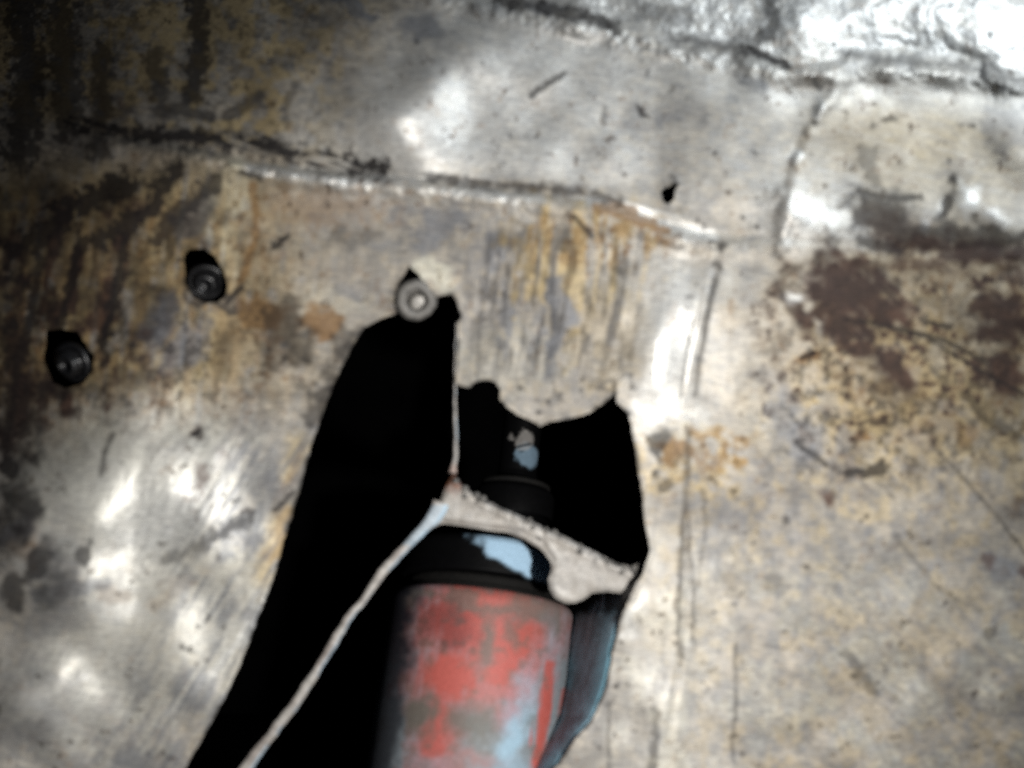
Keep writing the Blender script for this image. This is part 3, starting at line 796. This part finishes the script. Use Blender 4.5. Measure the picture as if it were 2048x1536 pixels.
def br_a(gx, gy, d):
    n = fbm(gx, gy, 14, 42, 3); n6 = fbm(gx, gy, 40, 43, 3)
    db, sd = seg_dist(gx, gy, BEAD)
    r = np.maximum(thr(blob(gx, gy, 905, 965, 26, 24), n, 0.8, 4), thr(blob(gx, gy, 1296, 1126, 14, 12), n, 0.6, 4))
    g = np.clip(thr(1 - db / 22, n, 1.6, 4) * 0.8 * (sd < 0.5), 0, 1)
    g = np.maximum(g, thr(n - 0.28, n6, 0.8, 5) * 0.6)
    p = thr(n6, n, 0.8, 3) * 0.5
    bl = np.maximum(thr(blob(gx, gy, 1288, 1165, 16, 18), n, 0.6, 3) * 0.7, thr(blob(gx, gy, 866, 1035, 8, 24, 25), n, .6, 3) * .7)
    return r, g, p, bl


bracket = plate("welded_bracket", BR, br_h, br_a, 16, M_WELD, panel, "pale grey welded bracket across the opening")
# weld spatter: crumbs proud of the bracket's rough upper edge
rng = np.random.default_rng(3)
vs_, fs_ = [], []
for i in range(26):
    t = rng.random() * (len(BEAD) - 1)
    k = int(t); f = t - k
    bx_ = BEAD[k][0] + (BEAD[k + 1][0] - BEAD[k][0]) * f + rng.normal(0, 5)
    by_ = BEAD[k][1] + (BEAD[k + 1][1] - BEAD[k][1]) * f + rng.normal(0, 5)
    r = rng.uniform(2.5, 9.0)
    c = np.array(U(bx_, by_, -38 + rng.uniform(-4, 3)))
    n0 = len(vs_)
    for a in range(5):
        for b_ in range(7):
            ph = math.pi * a / 4; th = 2 * math.pi * b_ / 7
            rr = r * rng.uniform(0.8, 1.15)
            vs_.append(c + np.array((math.sin(ph) * math.cos(th), math.sin(ph) * math.sin(th), math.cos(ph) * 0.45)) * rr * S)
    for a in range(4):
        for b_ in range(7):
            fs_.append((n0 + a * 7 + b_, n0 + (a + 1) * 7 + b_, n0 + (a + 1) * 7 + (b_ + 1) % 7, n0 + a * 7 + (b_ + 1) % 7))
sp = mesh_np("weld_spatter", np.array(vs_), np.array(fs_), {"stain_a": np.tile((0, 0.1, 0.7, 0), (len(vs_), 1))})
o = link("weld_spatter", sp, M_NUT, bracket)
o["kind"] = "stuff"


# thin plate seen along its edge, running up the opening
def edge_strip(name, pts, widths, z0, depth, lean, label):
    P_ = np.array(pts, float); W_ = np.array(widths, float)
    seg = np.hypot(*np.diff(P_, axis=0).T)
    t = np.concatenate([[0], np.cumsum(seg)])
    tt = np.arange(0, t[-1], 3.0)
    px = np.interp(tt, t, P_[:, 0]); py = np.interp(tt, t, P_[:, 1]); w = np.interp(tt, t, W_)
    ker = np.ones(15) / 15
    sx = np.convolve(np.pad(px, 7, 'edge'), ker, 'valid'); sy = np.convolve(np.pad(py, 7, 'edge'), ker, 'valid')
    px, py = sx, sy
    dx = np.gradient(px); dy = np.gradient(py); l = np.hypot(dx, dy); nx, ny = -dy / l, dx / l      # towards the left of travel downwards
    wob = (fbm(px, py, 22, 50, 3) - 0.5)
    px = px + nx * wob * 5; py = py + ny * wob * 5
    w = w * (0.78 + 0.44 * fbm(px, py, 40, 51, 3))
    rows = []
    prof = [(-1.0, -4), (-0.9, -0.6), (-0.3, 0.3), (0.3, 0.3), (0.9, -0.6), (1.0, -4)]
    zz = z0 + (fbm(px, py, 30, 52, 3) - 0.5) * 8
    ring = []
    for s_, dz in prof:
        ring.append((px + nx * w * 0.5 * s_, py + ny * w * 0.5 * s_, zz + dz))
    ring.append((px + nx * (w * 0.5 + lean), py + ny * (w * 0.5 + lean), zz - depth))
    ring.append((px + nx * (-w * 0.5 + lean), py + ny * (-w * 0.5 + lean), zz - depth))
    R = np.stack([np.stack(r_, -1) for r_ in ring], 1)          # n, m, 3
    n, m = R.shape[:2]
    co = to_world(R[..., 0], R[..., 1], R[..., 2])
    i = np.arange(n * m).reshape(n, m); j = np.roll(i, -1, 1)
    q = np.stack([i[:-1], i[1:], j[1:], j[:-1]], -1).reshape(-1, 4)
    gx = R[..., 0]; gy = R[..., 1]
    nn = fbm(gx, gy, 12, 53, 3); n3 = fbm(gx, gy, 46, 54, 3)
    sidec = np.zeros((n, m)); sidec[:, :2] = 1
    a = np.stack([np.maximum(thr(n3 - 0.03, nn, 0.5, 2.5) * 0.45, thr(blob(gx, gy, 908, 955, 22, 26), nn, .6, 4)), np.maximum(thr(nn - 0.15, n3, 0.7, 3) * 0.4, sstep(935, 915, gy) * (0.35 + 0.9 * thr(nn, n3, 0.7, 4) * 0.6)), np.zeros((n, m)) + 0.35,
                  np.clip(sidec * 0.8 * sstep(0.35, 0.6, n3) + (gy > 1010) * (gy < 1090) * 0.5, 0, 1)], -1).reshape(-1, 4)
    return link(name, mesh_np(name, co, q, {"stain_a": a}), M_WELD, panel, label)


edge_strip("gusset_plate", [(913, 640), (911, 700), (909, 768), (910, 830), (912, 890), (909, 930), (906, 952)], (3, 3, 4.5, 5.5, 7, 10, 18), -10, 60, 3, "thin upright plate edge between the black opening and its part cut as shadow")
edge_strip("gusset_plate", [(884, 1000), (872, 1030), (848, 1056), (810, 1095), (766, 1142), (735, 1190), (698, 1234), (664, 1290), (634, 1340), (598, 1398),
                            (560, 1446), (520, 1500), (490, 1540), (430, 1620), (330, 1770)], (34, 30, 20, 16, 18, 14, 15, 16, 16, 17, 18, 19, 20, 22, 26), -22, 70, 3,
           "long thin slanting plate edge with pale blue paint")

# inner flange behind the right-hand edge of the opening, old blue paint
FL = [(1085, 1175), (1330, 1150), (1330, 1800), (940, 1800), (940, 1560), (1040, 1380)]


def fl_h(gx, gy, d):
    ex = np.interp(gy, [1150, 1225, 1290, 1368, 1432, 1482, 1540, 1640, 1800], [1290, 1246, 1228, 1214, 1190, 1150, 1108, 1040, 960])
    return np.where(gx > ex - 6, -22.0, -22 - (ex - 6 - gx) * 1.5 - 0.02 * (ex - 6 - gx) ** 2) + (fbm(gx, gy, 40, 60, 3) - 0.5) * 10


def fl_a(gx, gy, d):
    n = streak(gx, gy, 105, 60, 6, 61); n2 = fbm(gx, gy, 30, 62, 3)
    black = np.clip(np.maximum(sstep(1262, 1205, gy + (n2 - .5) * 60 + (n - .5) * 70), thr(n - .1, n2, .8, 4) * .85), 0, 1)  # shadow at the top painted black, along with dirty streaks
    scr = np.clip(np.maximum(thr(stroke(gx + (n2 - .5) * 12, gy, [(1172, 1290), (1182, 1240), (1196, 1205)], 2.2), n, .9, 4),
                             np.maximum(thr(stroke(gx + (n2 - .5) * 12, gy, [(1206, 1180), (1204, 1240)], 2.5), n, .9, 4), thr(stroke(gx, gy, [(1222, 1250), (1212, 1300)], 3), n, 1.2, 3))) * 0.8
                  + thr(n - .16, n2, .6, 6) * .5 * sstep(1220, 1260, gy), 0, 1)
    teal = thr(blob(gx, gy, 1206, 1350, 22, 70, 12), n, .6, 2.5) * 0.9
    return black, scr, teal, np.zeros(gx.shape)


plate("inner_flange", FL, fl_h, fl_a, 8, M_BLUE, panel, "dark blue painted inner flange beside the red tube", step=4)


# ------------------------------------------------------------------ bolts and nut fixed in the sheet
def tilt(ax, ay):
    return Vector((ax, -ay, 1.0)).normalized()


def bolt(cx, cy, z, ax, scale, label):
    A = tilt(*ax)
    o0 = U(cx, cy, z)
    b = lathe("bolt", o0, A, [(t * scale, r * scale) for t, r in ((-60, 18), (-18, 18), (-18, 36), (-6, 38), (-3, 36), (-2, 27), (12, 26), (17, 23), (19, 18), (18.5, 14), (9, 12), (7, 6), (7, 0.1))], 48, mat=M_OILY, parent=panel, label=label, jit=0.14)
    w = lathe("washer", o0 + A * (-2 * scale * S), A, [(t * scale, r * scale) for t, r in ((-3, 28), (0, 28), (1.5, 31), (2, 38), (0, 42), (-5, 42.5), (-7, 40))], 48, mat=M_OILY, parent=b)
    return b


bolt(412, 566, -26, (0.16, 0.5), 0.92, "oily black bolt beside the tan patch")
bolt(142, 726, -34, (-0.4, 0.4), 1.0, "oily black bolt nearest the edge, slanting")
A = tilt(0.10, 0.30)
nut = lathe("nut", U(832, 600, -4), A, [(-40, 36), (-4, 42), (4, 42), (9, 39), (11, 34), (11, 24), (9, 21.5), (-26, 20), (-26, 0.1)], 72, mat=M_NUT, parent=panel, label="hollow grey nut at the head of the long shadow cut as an opening", a0=0.3, jit=0.10)
lathe("stud_end", U(838, 606, -16), A, [(-8, 17), (-2, 17), (1, 14.5), (2, 8), (2.2, 0.1)], 32, mat=M_STUD, parent=nut)

# ------------------------------------------------------------------ painted tube lying behind the opening
T_TOP = U(967, 1198, -352)
T_BOT = U(926, 1545, -228)
AX = (T_TOP - T_BOT).normalized()
LEN = (T_TOP - T_BOT).length / S
tube = thing("painted_steel_tube", "steel tube in chipped red and pale blue paint behind the cut opening", "tube", U(955, 1400, -300))


def tube_a(px, py, T, TH):
    n = fbm(px, py, 30, 70, 4); n2 = fbm(px, py, 12, 71, 3); vn = streak(px, py, 98, 60, 7, 72)
    wpx = px + (n - 0.5) * 36; wpy = py + (fbm(px, py, 34, 73, 3) - 0.5) * 40

    def b_(cx, cy, rx, ry, dg=0.0, amt=0.5, sh=2.2):
        return thr(blob(wpx, wpy, cx, cy, rx, ry, dg), 0.5 * n2 + 0.5 * vn, amt, min(sh, 2.0))
    red = np.maximum.reduce([b_(925, 1240, 100, 80), b_(965, 1258, 146, 100) * 0.95, b_(1025, 1285, 82, 82, -20), b_(985, 1200, 130, 44, 12), b_(900, 1350, 90, 70, -25), b_(1000, 1345, 60, 40, -20), b_(872, 1450, 46, 90, 4) * 0.95, b_(960, 1370, 110, 50, 5) * .75,
                             thr(stroke(px, py, [(1096, 1330), (1084, 1440), (1066, 1560)], 12), vn, 1.2, 3), b_(1010, 1425, 30, 30) * 0.6, thr(stroke(px, py, [(1126, 1380), (1112, 1560)], 6), vn, 1.2, 3) * .7, b_(950, 1520, 60, 18) * .5, b_(880, 1560, 70, 60) * .8])
    grey = np.maximum.reduce([thr(1.0 - np.abs(T - LEN + 26) / 60 - 0.1 * (px < 900), n, 1.6, 3) * 0.8 * (px < 1120), b_(945, 1445, 50, 46, 10, .7, 2.5) * .9, b_(838, 1425, 34, 44, 0, .7, 2.5), b_(1056, 1222, 44, 30, 20, .7, 2.5) * 0.8,
                              b_(974, 1290, 15, 56, 4, .7, 2.5) * 0.85, b_(1024, 1262, 14, 40, -20, .7, 2.5) * 0.7, b_(960, 1560, 80, 50) * 0.6, b_(1104, 1240, 22, 36, 20, .7, 2.5) * .8, thr(n - 0.14, n2, .8, 4) * .6])
    red2 = grey * 0 + 0
    grey = np.clip(grey - 0.7 * b_(990, 1190, 34, 16, 20), 0, 1)
    lb = np.maximum.reduce([b_(1022, 1475, 22, 80, 6) * 0.75, b_(1050, 1400, 24, 70, 6) * 0.6, b_(1100, 1300, 20, 60, 5) * 0.25, b_(870, 1540, 40, 24) * 0.5, b_(1000, 1540, 60, 24) * .45])
    lb = lb * (1 - red * 0.85)
    maroon_shade = np.maximum(b_(890, 1240, 56, 40), b_(910, 1275, 40, 26)) * 0.42
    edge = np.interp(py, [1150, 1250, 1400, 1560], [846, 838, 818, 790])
    maroon_shade = np.maximum(maroon_shade, sstep(14, -34, px - edge + (n - 0.5) * 50) * (0.86 + 0.13 * sstep(1450, 1200, py)))  # shade down the tube's left side, painted into this mask
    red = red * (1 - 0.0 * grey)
    return np.stack([np.clip(red, 0, 1), np.clip(grey, 0, 1) * 0.95, np.clip(lb, 0, 1), np.clip(maroon_shade, 0, 1)], -1)


prof = [(t, 212) for t in np.arange(-300, LEN - 26, 4.0)] + [(LEN - 26 + 26 * math.sin(a), 186 + 26 * math.cos(a)) for a in np.linspace(0, math.pi / 2, 9)] + [(LEN, 140), (LEN, 100)]
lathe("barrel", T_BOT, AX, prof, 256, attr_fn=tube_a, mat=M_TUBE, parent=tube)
lathe("collar", T_BOT, AX, [(LEN - 2, 100), (LEN - 2, 178), (LEN + 5, 183), (LEN + 10, 178), (LEN + 13, 172), (LEN + 18, 176), (LEN + 26, 178), (LEN + 31, 174), (LEN + 34, 166), (LEN + 34, 80)], 128, mat=M_RUBBER, parent=tube,
      label="black rubber collar ring")


def cap_a(px, py, T, TH):
    n = fbm(px, py, 22, 80, 3)
    d_ = blob(px + (n - .5) * 16, py + (n - .5) * 10, 1034, 1110, 96, 30, 28)
    a = thr(d_, n, 0.3, 6)  # blue only where lit; the shaded rest stays painted black
    return np.stack([a, 0 * a, 0 * a, 0 * a], -1)


cp = [(LEN + 32, 60), (LEN + 32, 190), (LEN + 34, 196)] + [(LEN + 36 + t, 198) for t in np.arange(2, 66, 3.0)] + [(LEN + 112, 190), (LEN + 118, 176), (LEN + 118, 60)]
lathe("cap", T_BOT, AX, cp, 200, attr_fn=cap_a, mat=M_CAP, parent=tube, label="pale blue painted cap, its shaded part painted black")


def rod_a(px, py, T, TH):
    n = fbm(px, py, 16, 85, 3)
    a = np.maximum(thr(blob(px + (n - .5) * 20, py + (n - .5) * 14, 1054, 912, 22, 26, -25), n, .5, 6) * 0.35, 0)
    w = np.maximum(thr(blob(px + (n - .5) * 14, py + (n - .5) * 12, 1046, 882, 20, 20, 20), n, .5, 6) * .55, 0)
    cut = thr(stroke(px, py, [(1022, 897), (1060, 888)], 3), n, .6, 4) * .8
    return np.stack([a * (1 - cut), w * (1 - cut), 0 * a, 0 * a], -1)


RB = U(1030, 985, -330)
rp = [(-60, 92), (-8, 92), (0, 88), (8, 78), (14, 58), (18, 50), (40, 48)] + [(t, 45) for t in np.arange(44, 260, 3.0)] + [(262, 42), (264, 0.1)]
rod = lathe("rod", RB, AX, rp, 96, attr_fn=rod_a, mat=M_CAP, parent=tube, label="dark rod end with a chip of pale paint")
lathe("washer", RB + AX * (12 * S), AX, [(-4, 60), (-4, 76), (0, 80), (6, 80), (9, 76), (9, 50)], 96, mat=M_RUBBER, parent=rod)

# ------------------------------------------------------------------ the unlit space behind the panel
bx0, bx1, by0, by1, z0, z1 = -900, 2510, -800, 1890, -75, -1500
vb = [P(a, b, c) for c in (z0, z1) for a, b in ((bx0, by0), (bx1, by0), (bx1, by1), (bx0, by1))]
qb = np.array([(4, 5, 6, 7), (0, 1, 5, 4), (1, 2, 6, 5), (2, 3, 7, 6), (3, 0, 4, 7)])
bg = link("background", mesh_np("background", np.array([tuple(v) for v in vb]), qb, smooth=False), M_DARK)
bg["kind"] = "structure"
